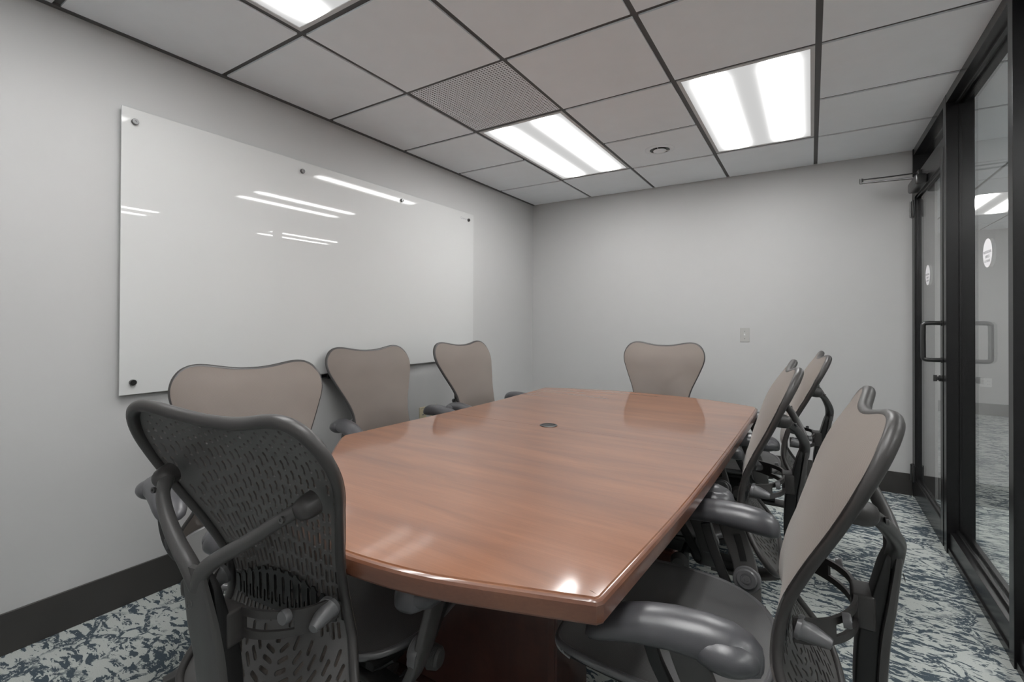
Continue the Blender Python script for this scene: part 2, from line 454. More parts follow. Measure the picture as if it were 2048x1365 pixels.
# door frame
bm = nb()
box(bm, XR-.004, XO, 1.822, YB, 0, H-.003, .0015)
box(bm, XR, XO, P1[1], 1.822, H-.052, H-.004, .0015)
box(bm, XR, XO, P1[1], 1.822, 2.150, 2.196, .0015)
box(bm, XR-.001, XO+.001, P1[0], P1[1], 0, H-.003, .0015)
box(bm, PX-.008, PX+.008, P1[0]-.007, P1[0], .112, H-.052)
box(bm, XR+.06, XR+.075, P1[1], 1.822, 0.0, .008)
fr = S(obj('trim_1', bm, 'alu'))
obj('transom_pane', boxes((PX-.003, PX+.003, P1[1]+.001, 1.821, 2.197, H-.053)), 'glass', fr)
win('window_1', P2[1], P1[0]-.0005, None)
win('window_2', -1.05, P2[0], P2)
win('window_3', -2.05, -1.098, (-1.098, -1.05))
win('window_4', YN, -2.098, (-2.098, -2.05))
# door leaf: hinged at the corner
DA, DB = P1[1]+.003, 1.819
dx0, dx1 = XR-.004, XR+.040; DZ = 2.146
bm = nb(); sw = .052
box(bm, dx0, dx1, DA, DA+sw, .010, DZ, .002); box(bm, dx0, dx1, DB-sw, DB, .010, DZ, .002)
box(bm, dx0, dx1, DA+sw, DB-sw, DZ-.09, DZ, .002); box(bm, dx0, dx1, DA+sw, DB-sw, .010, .135, .002)
gxm = (dx0+dx1)/2
for xx in (gxm-.013, gxm+.005):
    box(bm, xx, xx+.008, DA+sw, DB-sw, .135, .148); box(bm, xx, xx+.008, DA+sw, DB-sw, DZ-.103, DZ-.09)
    box(bm, xx, xx+.008, DA+sw, DA+sw+.010, .135, DZ-.09); box(bm, xx, xx+.008, DB-sw-.010, DB-sw, .135, DZ-.09)
door = S(obj('door_1', bm, 'alu'))
obj('door_pane', boxes((gxm-.003, gxm+.003, DA+sw+.001, DB-sw-.001, .136, DZ-.091)), 'glass', door)
hy_ = DA+sw/2
for sgn, xs in ((-1, dx0), (1, dx1)):
    bm = nb(); d = .075*sgn
    pts = [(xs, hy_, 1.200), (xs+d*.72, hy_, 1.200), (xs+d*.95, hy_, 1.194), (xs+d, hy_, 1.175), (xs+d, hy_, 1.025), (xs+d*.95, hy_, 1.006), (xs+d*.72, hy_, 1.0), (xs, hy_, 1.0)]
    sweep(bm, catmull(pts, 5), circ(.0115, 14), Vector((0, 1, 0)))
    for z in (1.2, 1.0): lathe(bm, [(.0, 0), (.015, 0), (.015, .004*1), (0, .004)], axis=(sgn, 0, 0), at=(xs, hy_, z), n=16)
    obj('pull_handle', bm, 'alu2', door, True)
bm = nb(); lathe(bm, [(0, 0), (.017, 0), (.017, .010), (.010, .013), (.010, .02), (.0, .022)], axis=(-1, 0, 0), at=(dx0, hy_, .902), n=20)
box(bm, dx0-.034, dx0-.018, hy_-.005, hy_+.005, .885, .919, .002); obj('thumb_lock', bm, 'alu2', door, True)
for z0 in (1.925, .112, ):
    bm = nb(); zz = z0
    box(bm, XR-.012, XR-.004, 1.775, 1.818, zz, zz+.113, .001); box(bm, XR-.012, XR-.003, 1.823, YB-.010, zz, zz+.113, .001)
    lathe(bm, [(0, 0), (.0075, 0), (.0075, .113), (0, .113)], at=(XR-.014, 1.820, zz), n=12)
    for k in (.02, .09): lathe(bm, [(0, 0), (.003, 0), (.002, .0015), (0, .0015)], axis=(-1, 0, 0), at=(XR-.012, 1.797, zz+k), n=8)
    obj('hinge', bm, 'alu2', door, True)
# closer body and folded arm reaching into the room
bm = nb(); box(bm, dx0-.058, dx0, 1.33, 1.60, 2.045, 2.11, .012)
lathe(bm, [(0, 0), (.016, 0), (.016, .016), (0, .016)], at=(dx0-.03, 1.52, 2.108), n=16)
obj('closer_body', bm, 'alu2', door, True)
bm = nb()
tip = Vector((2.705, 1.62, 2.172))
sweep(bm, [Vector((dx0-.03, 1.52, 2.128)), tip+Vector((0, 0, -.012))], rrect(.0045, .009, .002), Vector((0, 0, 1)))
sweep(bm, [tip+Vector((0, 0, .010)), Vector((2.85, 1.60, 2.176)), Vector((XR, 1.60, 2.178))], rrect(.0035, .007, .002), Vector((0, 0, 1)))
lathe(bm, [(0, 0), (.011, 0), (.011, .034), (0, .034)], at=tip+Vector((0, 0, -.017)), n=14)
box(bm, XR-.014, XR, 1.56, 1.64, 2.160, 2.190, .002)
obj('closer_arm', bm, 'alu2', door, True)

# round stickers on the glass
def decal(x, y, z, label):
    t = thing('glass_sticker', label, 'sticker', (x, y, z), 0, 'round white stickers on the glass')
    bm = nb(); lathe(bm, [(0, 0), (.063, 0), (.063, .0006), (0, .0006)], axis=(-1, 0, 0), n=48); obj('disc', bm, 'decal', t)
    for s, zz, sz in (('PROFESSIONAL', -.001, .0165), ('OFFICES', -.021, .0165), ('& LOUNGE', -.040, .0155)):
        text('lettering', s, sz, 'ink', t, (-.0009, 0, zz), (PI/2, 0, -PI/2))
    return t
decal(gxm-.0032, 1.452, 1.497, 'round white sticker on the door glass')
decal(PX-.0032, .445, 1.51, 'round white sticker on the fixed glass pane beside the door')

# ------------------------------------------------------------------ wall things
BX0, BX1 = XL+.022, XL+.028
t = thing('whiteboard', 'large frameless white glass board on the left wall', 'whiteboard', (BX0, -.415, 1.492))
bm = nb(); box(bm, 0, .006, -1.212, 1.212, -.604, .604, .0008); obj('glass_panel', bm, 'board', t)
for y in (-1.167, -.387, .379, 1.139):
    for z in (.549, -.553):
        bm = nb(); lathe(bm, [(0, -.022), (.009, -.022), (.009, 0), (.0125, .006), (.0125, .016), (.011, .018), (.004, .018), (.003, .016), (0, .016)], axis=(1, 0, 0), at=(0, y, z), n=22)
        obj('standoff_cap', bm, 'screw', t, True)
text('lettering', 'Quartet', .026, 'ink', t, (.0064, 1.078, .545), (PI/2, 0, PI/2))
t = thing('marker_tray', 'black marker tray under the glass board, behind the middle chair', 'tray', (BX1, -.42, .872))
bm = nb(); box(bm, -.02, .035, -.235, .20, -.012, -.006, .001); box(bm, .030, .035, -.235, .20, -.006, .012, .001); box(bm, -.02, -.015, -.235, .20, -.006, .010, .001); obj('tray', bm, 'black', t)

t = thing('light_switch', 'grey toggle light switch on the back wall', 'light switch', (1.955, YB, 1.093))
bm = nb(); box(bm, -.035, .035, -.005, 0, -.057, .057, .002); obj('plate', bm, 'plate', t)
bm = nb(); box(bm, -.005, .005, -.013, -.004, -.004, .010, .002); obj('toggle', bm, 'white', t)
for z in (-.030, .030):
    bm = nb(); lathe(bm, [(0, 0), (.003, 0), (.003, .001), (0, .001)], axis=(0, -1, 0), at=(0, -.005, z), n=10)
    obj('screw', bm, 'screw', t)
def outlet(name, label, cat, loc, face, w_, holes, mat='ivory'):
    t = thing(name, label, cat, loc, face)
    bm = nb(); box(bm, -w_/2, w_/2, -.005, 0, -.057, .057, .002); obj('plate', bm, mat, t)
    for x, z, a, b in holes:
        bm = nb(); box(bm, x-a, x+a, -.006, -.004, z-b, z+b); obj('slot', bm, 'inkd', t)
duplex = [(sx+dx, sz+dz, .0012, .004) for sx in (0,) for sz in (-.02, .02) for dx, dz in ((-.006, 0), (.006, 0))] + [(0, -.031, .002, .002), (0, .009, .002, .002)]
outlet('phone_jack', 'ivory jack plate low on the left wall, with a single hole', 'wall jack', (XL, .215, .500), PI/2, .072, [(0, 0, .006, .005), (-.02, .045, .003, .002), (-.008, .045, .003, .002), (.006, .045, .003, .002), (.018, .045, .003, .002)])
outlet('power_outlet', 'ivory duplex power outlet on the left wall half hidden by an armrest', 'power outlet', (XL, .330, .500), PI/2, .072, duplex)
outlet('power_outlet', 'white double power outlet on the corridor wall behind the glass', 'power outlet', (4.32, YF, .42), 0, .115, [(a+dx, z, .0015, .005) for a in (-.025, .025) for z in (-.02, .02) for dx in (-.007, .007)], 'white')

# ------------------------------------------------------------------ conference table
TZ = .726
KT = (1.2092-TZ)/(1.2092-.74)   # the outline was read off at .74 m
out = [(.808, -1.164), (.836, .501)]
far = catmull([(.836, .501, 0), (1.098, .590, 0), (1.393, .642, 0), (1.787, .618, 0), (1.981, .566, 0), (2.152, .484, 0)], 6)
right = catmull([(2.168, .455, 0), (2.172, .30, 0), (2.165, -.366, 0), (2.157, -.80, 0), (2.145, -1.20, 0), (2.118, -1.655, 0)], 6)
near = catmull([(2.110, -1.668, 0), (1.98, -1.712, 0), (1.816, -1.763, 0), (1.66, -1.787, 0), (1.50, -1.790, 0), (1.40, -1.768, 0), (1.33, -1.712, 0)], 6)
left = catmull([(.975, -1.340, 0), (.888, -1.251, 0), (.825, -1.182, 0), (.808, -1.150, 0), (.812, -1.10, 0), (.826, -.86, 0), (.848, -.50, 0), (.857, -.10, 0), (.850, .25, 0), (.836, .48, 0)], 4)
loop = [Vector((CAM.x+(p.x-CAM.x)*KT, CAM.y+(p.y-CAM.y)*KT)) for p in far+right+near+left]
tb = thing('conference_table', 'long boat shaped cherry wood conference table in the middle of the room', 'table', (1.48, -.60, 0))
def offs(L, d):
    n = len(L); R_ = []
    for i in range(n):
        a, b, c = L[i-1], L[i], L[(i+1) % n]
        t1 = (b-a).normalized(); t2 = (c-b).normalized(); nn = Vector((-(t1+t2).y, (t1+t2).x)).normalized()
        R_.append(b-nn*d)     # loop runs clockwise seen from above, so -n is inward
    return R_
area = sum(loop[i-1].x*loop[i].y-loop[i].x*loop[i-1].y for i in range(len(loop)))
if area > 0: loop.reverse()
def top_slab(bm, L):
    prof = [(-.030, TZ-.0005), (-.0125, TZ-.0005), (-.0105, TZ-.003), (-.0085, TZ-.0035), (-.004, TZ-.006), (-.0008, TZ-.011), (0, TZ-.018), (0, TZ-.040), (-.002, TZ-.044), (-.006, TZ-.046), (-.05, TZ-.046)]
    rings = []
    for d, z in prof:
        o_ = offs(L, -d) if d else L
        rings.append([bm.verts.new((p.x-1.48, p.y+.60, z)) for p in o_])
    n = len(L)
    for A, B in zip(rings, rings[1:]):
        for i in range(n):
            j = (i+1) % n; bm.faces.new((A[i], A[j], B[j], B[i]))
    bm.faces.new(rings[0]); bm.faces.new(list(reversed(rings[-1])))
# two halves that meet at a seam across the table
ys = -.515
def clip(L, keep):
    R_ = []
    for a, b in zip(L, L[1:]+L[:1]):
        ia, ib = (a.y > ys) == keep, (b.y > ys) == keep
        if ia: R_.append(a)
        if ia != ib:
            t_ = (ys-a.y)/(b.y-a.y); R_.append(a+(b-a)*t_)
    return R_
def half(keep):
    bm = nb(); top_slab(bm, loop)
    sgn = 1 if keep else -1
    r = bmesh.ops.bisect_plane(bm, geom=bm.verts[:]+bm.edges[:]+bm.faces[:], plane_co=(0, ys+.60+sgn*.0006, 0), plane_no=(0, -sgn, 0), clear_outer=True)
    es = [e for e in r['geom_cut'] if isinstance(e, bmesh.types.BMEdge)]
    bmesh.ops.contextual_create(bm, geom=es)
    for f in bm.faces:
        if f.calc_center_median().z < TZ-.0045: f.material_index = 1
    o = obj('tabletop', bm, 'wood', tb, True, sharp=math.radians(25)); o.data.materials.append(MAT['woodedge']); return o
half(True); half(False)
# pedestals and the stretcher between them
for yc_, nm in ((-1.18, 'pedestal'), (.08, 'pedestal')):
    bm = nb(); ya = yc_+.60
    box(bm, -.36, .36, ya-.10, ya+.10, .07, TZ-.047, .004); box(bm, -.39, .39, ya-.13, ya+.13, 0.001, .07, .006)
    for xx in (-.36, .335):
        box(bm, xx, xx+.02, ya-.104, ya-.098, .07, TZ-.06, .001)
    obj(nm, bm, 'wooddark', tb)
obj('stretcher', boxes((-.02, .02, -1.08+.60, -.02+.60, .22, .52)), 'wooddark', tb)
GM = (CAM.x+(1.424-CAM.x)*KT, CAM.y+(-.545-CAM.y)*KT)
bm = nb(); lathe(bm, [(.030, TZ-.0004), (.030, TZ+.0022), (.036, TZ+.0030), (.040, TZ+.0014), (.040, TZ-.0002)], at=(GM[0]-1.48, GM[1]+.60, 0), n=40)
obj('cable_grommet', bm, 'alu2', tb, True)
bm = nb(); lathe(bm, [(0, TZ+.0002), (.031, TZ+.0002), (.031, TZ+.0010), (0, TZ+.0010)], at=(GM[0]-1.48, GM[1]+.60, 0), n=32); obj('grommet_opening', bm, 'black', tb)
# pale rectangle of bare finish near the far right corner is a reflection in the photo; nothing is placed there

# ------------------------------------------------------------------ task chairs
OUT = [(.0, 1.028), (.04, 1.029), (.08, 1.034), (.12, 1.041), (.155, 1.047), (.19, 1.049), (.222, 1.043), (.25, 1.026), (.272, .996), (.283, .962), (.284, .93), (.277, .895), (.263, .86), (.246, .82), (.228, .78), (.210, .74), (.196, .70), (.187, .66), (.185, .62), (.189, .58), (.201, .54), (.220, .50), (.242, .46), (.252, .42), (.246, .388), (.216, .362), (.165, .344), (.09, .336)]
OUTL = OUT + [(0, .334)] + [(-x, z) for x, z in reversed(OUT[1:])]
oc = [Vector((p.x, p.y)) for p in catmull([(x, z, 0) for x, z in OUTL], 3, True)]
YC = [(.33, -.336), (.40, -.300), (.45, -.268), (.5, -.245), (.55, -.230), (.61, -.227), (.68, -.234), (.77, -.258), (.85, -.285), (.9, -.302), (.95, -.326), (1.0, -.362), (1.03, -.390), (1.06, -.412)]
YE = [(.33, -.336), (.40, -.296), (.45, -.258), (.5, -.230), (.55, -.208), (.61, -.214), (.68, -.234), (.77, -.276), (.85, -.316), (.9, -.338), (.95, -.360), (1.0, -.386), (1.03, -.402), (1.06, -.415)]
WZ = sorted((z, x) for x, z in OUT if z <= .965 and x > 0)
def hw(z): return interp(WZ, z) if z < .962 else .283
def YS(s, z):
    def sm(T_): return (interp(T_, z-.02)+2*interp(T_, z)+interp(T_, z+.02))/4
    return sm(YC)+(sm(YE)-sm(YC))*min(1, (abs(s)/max(.12, hw(z)))**2.4)
def inside(p, L):
    c = False
    for a, b in zip(L, L[1:]+L[:1]):
        if (a.y > p.y) != (b.y > p.y) and p.x < (b.x-a.x)*(p.y-a.y)/(b.y-a.y)+a.x: c = not c
    return c
def edist(p, L):
    m = 9
    for a, b in zip(L, L[1:]+L[:1]):
        d = b-a; t_ = max(0, min(1, (p-a).dot(d)/max(1e-9, d.dot(d)))); m = min(m, (a+d*t_-p).length)
    return m
def inset(L, d):
    n = len(L); ar = sum(L[i-1].x*L[i].y-L[i].x*L[i-1].y for i in range(n)); s_ = 1 if ar > 0 else -1; R_ = []
    for i in range(n):
        t_ = (L[(i+1) % n]-L[i-1]).normalized(); R_.append(L[i]+Vector((-t_.y, t_.x))*d*s_)
    return R_
def sheet(outline, holes, yoff, step, thick, surf=YS):
    V = []; F = []
    def addl(L):
        if sum(L[i-1].x*L[i].y-L[i].x*L[i-1].y for i in range(len(L))) < 0: L = list(reversed(L))
        F.append(list(range(len(V), len(V)+len(L)))); V.extend(L)
    addl(outline)
    for h in holes: addl(h)
    x0 = min(p.x for p in outline); x1 = max(p.x for p in outline); z0 = min(p.y for p in outline); z1 = max(p.y for p in outline)
    nx, nz = int((x1-x0)/step)+1, int((z1-z0)/step)+1
    for i in range(nx+1):
        for j in range(nz+1):
            p = Vector((x0+(x1-x0)*i/nx+.0007, z0+(z1-z0)*j/nz+.0003))
            if inside(p, outline) and edist(p, outline) > step*.35: V.append(p)
    v2, e2, f2, ov, oe, of = delaunay_2d_cdt([Vector(p) for p in V], [], F, 0, 1e-5)
    bm = nb(); vs = [bm.verts.new((p.x, surf(p.x, p.y)+yoff, p.y)) for p in v2]
    for f, o_ in zip(f2, of):
        if 0 in o_ and len(o_) == 1:
            try: bm.faces.new([vs[i] for i in f])
            except ValueError: pass
    bmesh.ops.delete(bm, geom=[v for v in bm.verts if not v.link_faces], context='VERTS')
    if thick:
        bmesh.ops.recalc_face_normals(bm, faces=bm.faces)
        bmesh.ops.solidify(bm, geom=bm.faces[:], thickness=thick)
    return bm
def cap(cx, cz, L, W, ang=0, n=4, neck=False):
    pts = []; r = W/2; h = max(0, L/2-r)
    for s_ in (1, -1):
        for k in range(n+1):
            a = -PI/2+PI*k/n; pts.append((s_*(h+r*math.cos(a)), s_*r*math.sin(a)))
        if neck: pts.append((0, s_*r*.35))
    ca, sa = math.cos(ang), math.sin(ang)
    return [Vector((cx+x*ca-y*sa, cz+x*sa+y*ca)) for x, y in pts]
def topz(s):
    return interp(sorted((x, z) for x, z in OUT[:9]), abs(s))
holes = []; inner = inset(oc, .0)
def colx(k, z):
    wv = hw(z) if z < .95 else .278
    return k/12.5*(wv-.022)
def put(h, m=.024):
    c = sum(h, Vector((0, 0)))/len(h)
    if inside(c, oc) and all(inside(p, oc) for p in h) and min(edist(p, oc) for p in h[::2]) > m: holes.append(h)
for k in range(-12, 13):
    z = topz(colx(k, 1.0))-.034-(.0095 if k % 2 else 0)
    while z > .545:
        if z > .955: L_, W_, P_, nk = .0096, .0094, .0185, False
        elif z > .79: L_, W_, P_, nk = .026, .0092, .0335, True
        else: L_, W_, P_, nk = .034, .0078, .0405, False
        zc = z-L_/2; x = colx(k, zc); dx = (colx(k, zc-.01)-colx(k, zc+.01))
        ang = math.atan2(-.02, dx)
        near_pod = abs(abs(x)-.196) < .026 and abs(zc-.872) < .03
        if not near_pod: put(cap(x, zc, L_, W_, ang, 4, nk))
        z -= P_
for r_i in range(1, 12):
    r = .018*r_i+.004; n_ = max(3, int(PI*r/.041)); span = PI-.12
    for q in range(n_):
        a = -PI+.06+span*(q+.5+(.25 if r_i % 2 else -.25))/n_
        if a < -PI or a > 0: continue
        x, z = r*math.cos(a), .528+r*math.sin(a)*1.0
        put(cap(x, z, min(.030, span*r/n_*.72), .0088, a+PI/2, 4), .022)
il = inset(oc, .0175); acc = 0
for a, b in zip(il, il[1:]+il[:1]):
    acc += (b-a).length
    if acc > .0115 and a.y < .94:
        acc = 0; holes.append(cap(a.x, a.y, .0042, .0040, 0, 3))
shell_mesh = sheet(inset(oc, .010), holes, 0, .02, .0032)

def surfn(s, z): # forward (towards the sitter) unit normal
    e = .004
    dx = (YS(s+e, z)-YS(s-e, z))/(2*e); dz = (YS(s, z+e)-YS(s, z-e))/(2*e)
    return Vector((-dx, 1, -dz)).normalized()
PIV = Vector((0, -.05, .42))
def make_chair():
    t = thing('office_chair', 'x', 'chair', (0, 0, 0), 0, 'mesh back office chairs')
    back = obj('backrest', shell_mesh, 'shell', t, True, loc=PIV, sharp=math.radians(50))
    def bp(name, bm, mat, smooth=True, parent=None, **k):   # pieces that lean with the back
        return obj(name, bm, mat, parent or t, smooth, loc=PIV if not parent else None, **k)
    # front cover of taupe mesh
    bm = sheet(inset(oc, .0095), [], .0075, .018, 0)
    bp('back_cover', bm, 'fabric')
    # moulded rim
    path = []; side = []
    P3 = [Vector((p.x, YS(p.x, p.y), p.y)) for p in inset(oc, .0115)]
    for p in P3: path.append(p-surfn(p.x, p.z)*.006); side.append(surfn(p.x, p.z))
    sc = [(1+.45*max(0, min(1, (p.z-.90)/.10)), 1+.25*max(0, min(1, (p.z-.90)/.10))) for p in path]
    bm = nb(); sweep(bm, path, circ(.0092, 12, .0100), side, True, sc); bp('back_rim', bm, 'rim')
    # yoke: two struts from the shoulder pods to the spine
    bm = nb()
    A = [(.199, -.352, .874), (.165, -.382, .850), (.115, -.402, .815), (.06, -.416, .781), (.022, -.420, .752), (.0, -.416, .715)]
    for s_ in (1, -1):
        pth = catmull([(s_*x, y, z) for x, y, z in A], 5); n = len(pth)
        scl = [(max(1.35-1.4*i/n, 1+.5*i/n), max(1.3-1.2*i/n, 1+.35*i/n)) for i in range(n)]
        sweep(bm, pth, circ(.0115, 14), Vector((0, 1, 0)), False, scl)
    # spine, an open channel facing the sitter
    SP = catmull([(0, -.418, .757), (0, -.412, .72), (0, -.398, .65), (0, -.384, .57), (0, -.376, .48), (0, -.374, .40), (0, -.366, .345), (0, -.33, .300), (0, -.24, .276), (0, -.10, .280)], 4)
    w0 = .037
    sec = [(-1, -.35), (-1, -.80), (-.92, -1.02), (-.72, -1.15), (.72, -1.15), (.92, -1.02), (1, -.80), (1, -.35), (.9, -.25), (-.9, -.25)]
    sec = [(u*w0, -v*.017) for u, v in sec]
    n = len(SP); scl = [(.62+.40*min(1, i/(n*.22)), .62+.55*min(1, i/(n*.25))) for i in range(n)]
    sweep(bm, SP, sec, Vector((1, 0, 0)), False, scl)
    yk = bp('back_support', bm, 'plastic', sharp=math.radians(35))
    bm = nb(); core = catmull([(0, -.412, .748), (0, -.402, .71), (0, -.390, .65), (0, -.373, .58), (0, -.364, .48), (0, -.362, .40), (0, -.352, .345), (0, -.32, .305)], 4); n = len(core)
    sweep(bm, core, rrect(.031, .018, .004), Vector((1, 0, 0)), False, [(.6+.4*min(1, i/4), .15+.85*min(1, i/(n*.45))) for i in range(n)])
    k = obj('spine_core', bm, 'black', yk, True, loc=PIV); k.location = (0, 0, 0)
    # shoulder pods with screws
    for s_ in (1, -1):
        bm = nb(); ax = Vector((s_*.22, 1, .25)).normalized(); at = Vector((s_*.200, -.372, .868))
        lathe(bm, [(0, -.006), (.010, -.0045), (.0165, .0), (.0205, .008), (.0225, .018), (.0235, .034), (.0, .037)], axis=ax, at=at, n=22)
        pod = bp('shoulder_pod', bm, 'rim')
        bm = nb(); at2 = Vector((s_*.182, -.388, .858))
        lathe(bm, [(.0, .003), (.003, .003), (.003, .0045), (.0062, .0045), (.0066, 0), (0, -.002)], axis=(-s_*.05, -1, .1), at=at2, n=14)
        k = obj('screw', bm, 'screw', pod, True, loc=PIV); k.location = (0, 0, 0)
    # maker's mark ring on the spine
    bm = nb(); rp = [Vector((.0075*math.cos(2*PI*i/20), -.4335-(-.002)*0, .690+.0075*math.sin(2*PI*i/20))) for i in range(20)]
    sweep(bm, rp, circ(.0006, 6), Vector((0, 1, 0)), True)
    for pts in ([(-.004, .688), (-.004, .693), (-.002, .695), (0, .693), (0, .688)], [(0, .693), (.002, .695), (.004, .693), (.004, .688)]):
        sweep(bm, [Vector((x, -.4335, z-.002)) for x, z in pts], circ(.0005, 6), Vector((0, 1, 0)))
    bmesh.ops.rotate(bm, cent=(0, -.4335, .69), matrix=Matrix.Rotation(-.17, 3, 'X'), verts=bm.verts)
    k = obj('emblem', bm, 'screw', yk, True, loc=PIV); k.location = (0, 0, 0)
    # lumbar band with a long slot, and its knobs
    bp_ = [(0, -.352, .60), (.03, -.352, .60), (.07, -.345, .599), (.11, -.325, .598), (.14, -.298, .598), (.160, -.268, .600), (.168, -.245, .602)]
    full = [(-x, y, z) for x, y, z in reversed(bp_[1:])]+bp_
    pth = catmull(full, 4); n = len(pth); zs = [-.031, -.014, .014, .031]
    bm = nb(); g2 = []
    for i, p in enumerate(pth):
        tt = (pth[min(i+1, n-1)]-pth[max(i-1, 0)]).normalized(); nn = tt.cross(Vector((0, 0, 1)))
        f = 1-.25*(abs(p.x)/.168)
        g2.append([[bm.verts.new(p+Vector((0, 0, z*f))+nn*o_) for z in zs] for o_ in (-.0035, .0035)])
    def q(a, b, c, d):
        bm.faces.new((a, b, c, d))
    slot = lambda i: .038 < abs((pth[i].x+pth[i+1].x)/2) < .128
    for i in range(n-1):
        a, b = g2[i], g2[i+1]
        for j in range(3):
            if j == 1 and slot(i): continue
            for o_ in (0, 1): q(a[o_][j], a[o_][j+1], b[o_][j+1], b[o_][j])
        for j in (0, 3): q(a[0][j], b[0][j], b[1][j], a[1][j])
        if slot(i):
            for j in (1, 2): q(a[0][j], b[0][j], b[1][j], a[1][j])
            for k_, gk in ((i-1, a), (i+1, b)):
                if not slot(k_): q(gk[0][1], gk[0][2], gk[1][2], gk[1][1])
    for gk in (g2[0], g2[-1]):
        for j in range(3): q(gk[0][j], gk[0][j+1], gk[1][j+1], gk[1][j])
    bmesh.ops.bevel(bm, geom=[e for e in bm.edges if len(e.link_faces) == 2 and e.calc_face_angle(0) > 1.2], offset=.0012, segments=2, affect='EDGES')
    bmesh.ops.translate(bm, vec=(0, 0, .020), verts=bm.verts)
    box(bm, -.034, .034, -.385, -.345, .582, .652, .006)
    lum = bp('lumbar_band', bm, 'rim')
    for s_ in (1, -1):
        bm = nb(); ax = Vector((s_*.15, -1, -.25)).normalized()
        lathe(bm, [(0, -.012), (.022, -.012), (.023, -.004), (.020, .0), (.018, .012), (.0115, .040), (.009, .046), (.0, .047)], axis=ax, at=(s_*.160, -.262, .622), n=22)
        lathe(bm, [(0, 0), (.013, 0), (.014, .010), (.012, .014), (0, .014)], axis=(0, -1, .1), at=(s_*.122, -.325, .638), n=20)
        k = obj('lumbar_knob', bm, 'knobm', lum, True, loc=PIV); k.location = (0, 0, 0)
    # lumbar pad: ribbed leaf just behind the shell
    lo = []
    for i in range(13):
        x = -.144+.024*i
        lo += [Vector((x-.007, .655-.05*(x/.15)**2)), Vector((x-.004, .662-.05*(x/.15)**2)), Vector((x+.004, .662-.05*(x/.15)**2)), Vector((x+.007, .655-.05*(x/.15)**2))]
    lo += [Vector((.151, .575)), Vector((.1, .568)), Vector((0, .566)), Vector((-.1, .568)), Vector((-.151, .575))]
    hl = []
    for i in range(12):
        x = -.132+.024*i; hl.append(cap(x, .615-.03*(x/.15)**2, .062, .009, PI/2, 4))
    for i in range(11):
        x = -.120+.024*i; hl.append(cap(x, .590, .028, .006, PI/2, 4))
    bm = sheet(lo, hl, -.010, .03, .003); bp('lumbar_pad', bm, 'black')
    # seat: mesh membrane, rim, ribbed front edge
    so = []
    for i in range(64):
        a = 2*PI*i/64; c, s_ = math.cos(a), math.sin(a); e_ = 2/3.4
        x = .255*math.copysign(abs(c)**e_, c); y = .035+.235*math.copysign(abs(s_)**e_, s_)
        if y < .035: x *= 1-.16*((.035-y)/.235)**2
        so.append(Vector((x, y)))
    def SZ(x, y):
        z = .462+.016*(abs(x)/.255)**3-.010*math.exp(-((x/.14)**2+((y+.03)/.13)**2))
        if y > .17: z -= .030*((y-.17)/.10)**2
        if y < -.10: z += .010*((-.10-y)/.10)**2
        return z
    bm = sheet(so, [], 0, .022, 0, lambda x, y: 0)
    for v in bm.verts: v.co = Vector((v.co.x, v.co.z, SZ(v.co.x, v.co.z)))
    obj('seat', bm, 'seatmesh', t, True)
    bm = nb(); pth = [Vector((p.x, p.y, SZ(p.x, p.y)-.006)) for p in so]
    sweep(bm, pth, circ(.0085, 10, .0075), Vector((0, 0, 1)), True)
    obj('seat_rim', bm, 'knobm', t, True)
    bm = nb()
    for i in range(41):
        x = -.225+.45*i/40; yf = .035+.235*(1-(abs(x)/.255)**3.4)**(1/3.4)
        pz = SZ(x, yf)
        pth = [Vector((x*.985, yf-.002, pz-.002)), Vector((x*.985, yf+.006, pz-.010)), Vector((x*.98, yf+.004, pz-.022)), Vector((x*.97, yf-.010, pz-.030))]
        sweep(bm, catmull(pth, 2), rrect(.0043, .0022, .001, 1), Vector((1, 0, 0)))
    obj('ribbed_front_edge', bm, 'flex', t, True)
    # under-seat structure
    bm = nb()
    box(bm, -.085, .085, -.12, .12, .325, .385, .015)
    for s_ in (1, -1):
        sweep(bm, catmull([(s_*.19, -.17, .452), (s_*.205, -.06, .437), (s_*.205, .10, .435), (s_*.19, .215, .432)], 4), rrect(.012, .008, .004), Vector((1, 0, 0)))
        sweep(bm, catmull([(s_*.07, .05, .37), (s_*.14, .06, .385), (s_*.205, .07, .43)], 4), rrect(.018, .008, .004), Vector((0, 1, 0)))
        sweep(bm, catmull([(s_*.07, -.06, .37), (s_*.14, -.08, .385), (s_*.205, -.09, .43)], 4), rrect(.018, .008, .004), Vector((0, 1, 0)))
    sweep(bm, catmull([(0, -.18, .29), (0, -.10, .30), (0, -.02, .335)], 3), rrect(.03, .016, .006), Vector((1, 0, 0)))
    obj('tilt_mechanism', bm, 'black', t, True)
    for s_, yk_ in ((1, .02), (-1, -.02)):
        bm = nb(); lathe(bm, [(0, 0), (.006, 0), (.006, .15), (0, .15)], axis=(s_, 0, 0), at=(s_*.08, yk_, .362), n=10)
        kn = obj('adjuster_rod', bm, 'black', t, True)
        bm = nb(); pr_ = [(0, .0)]
        for i in range(7): pr_ += [(.030-.0006*i, .001+i*.0035), (.0275-.0006*i, .0028+i*.0035)]
        pr_ += [(.02, .028), (0, .030)]
        lathe(bm, pr_, axis=(s_, 0, 0), at=(s_*.225, yk_, .362), n=26)
        k = obj('adjuster_knob', bm, 'plastic', kn, True)
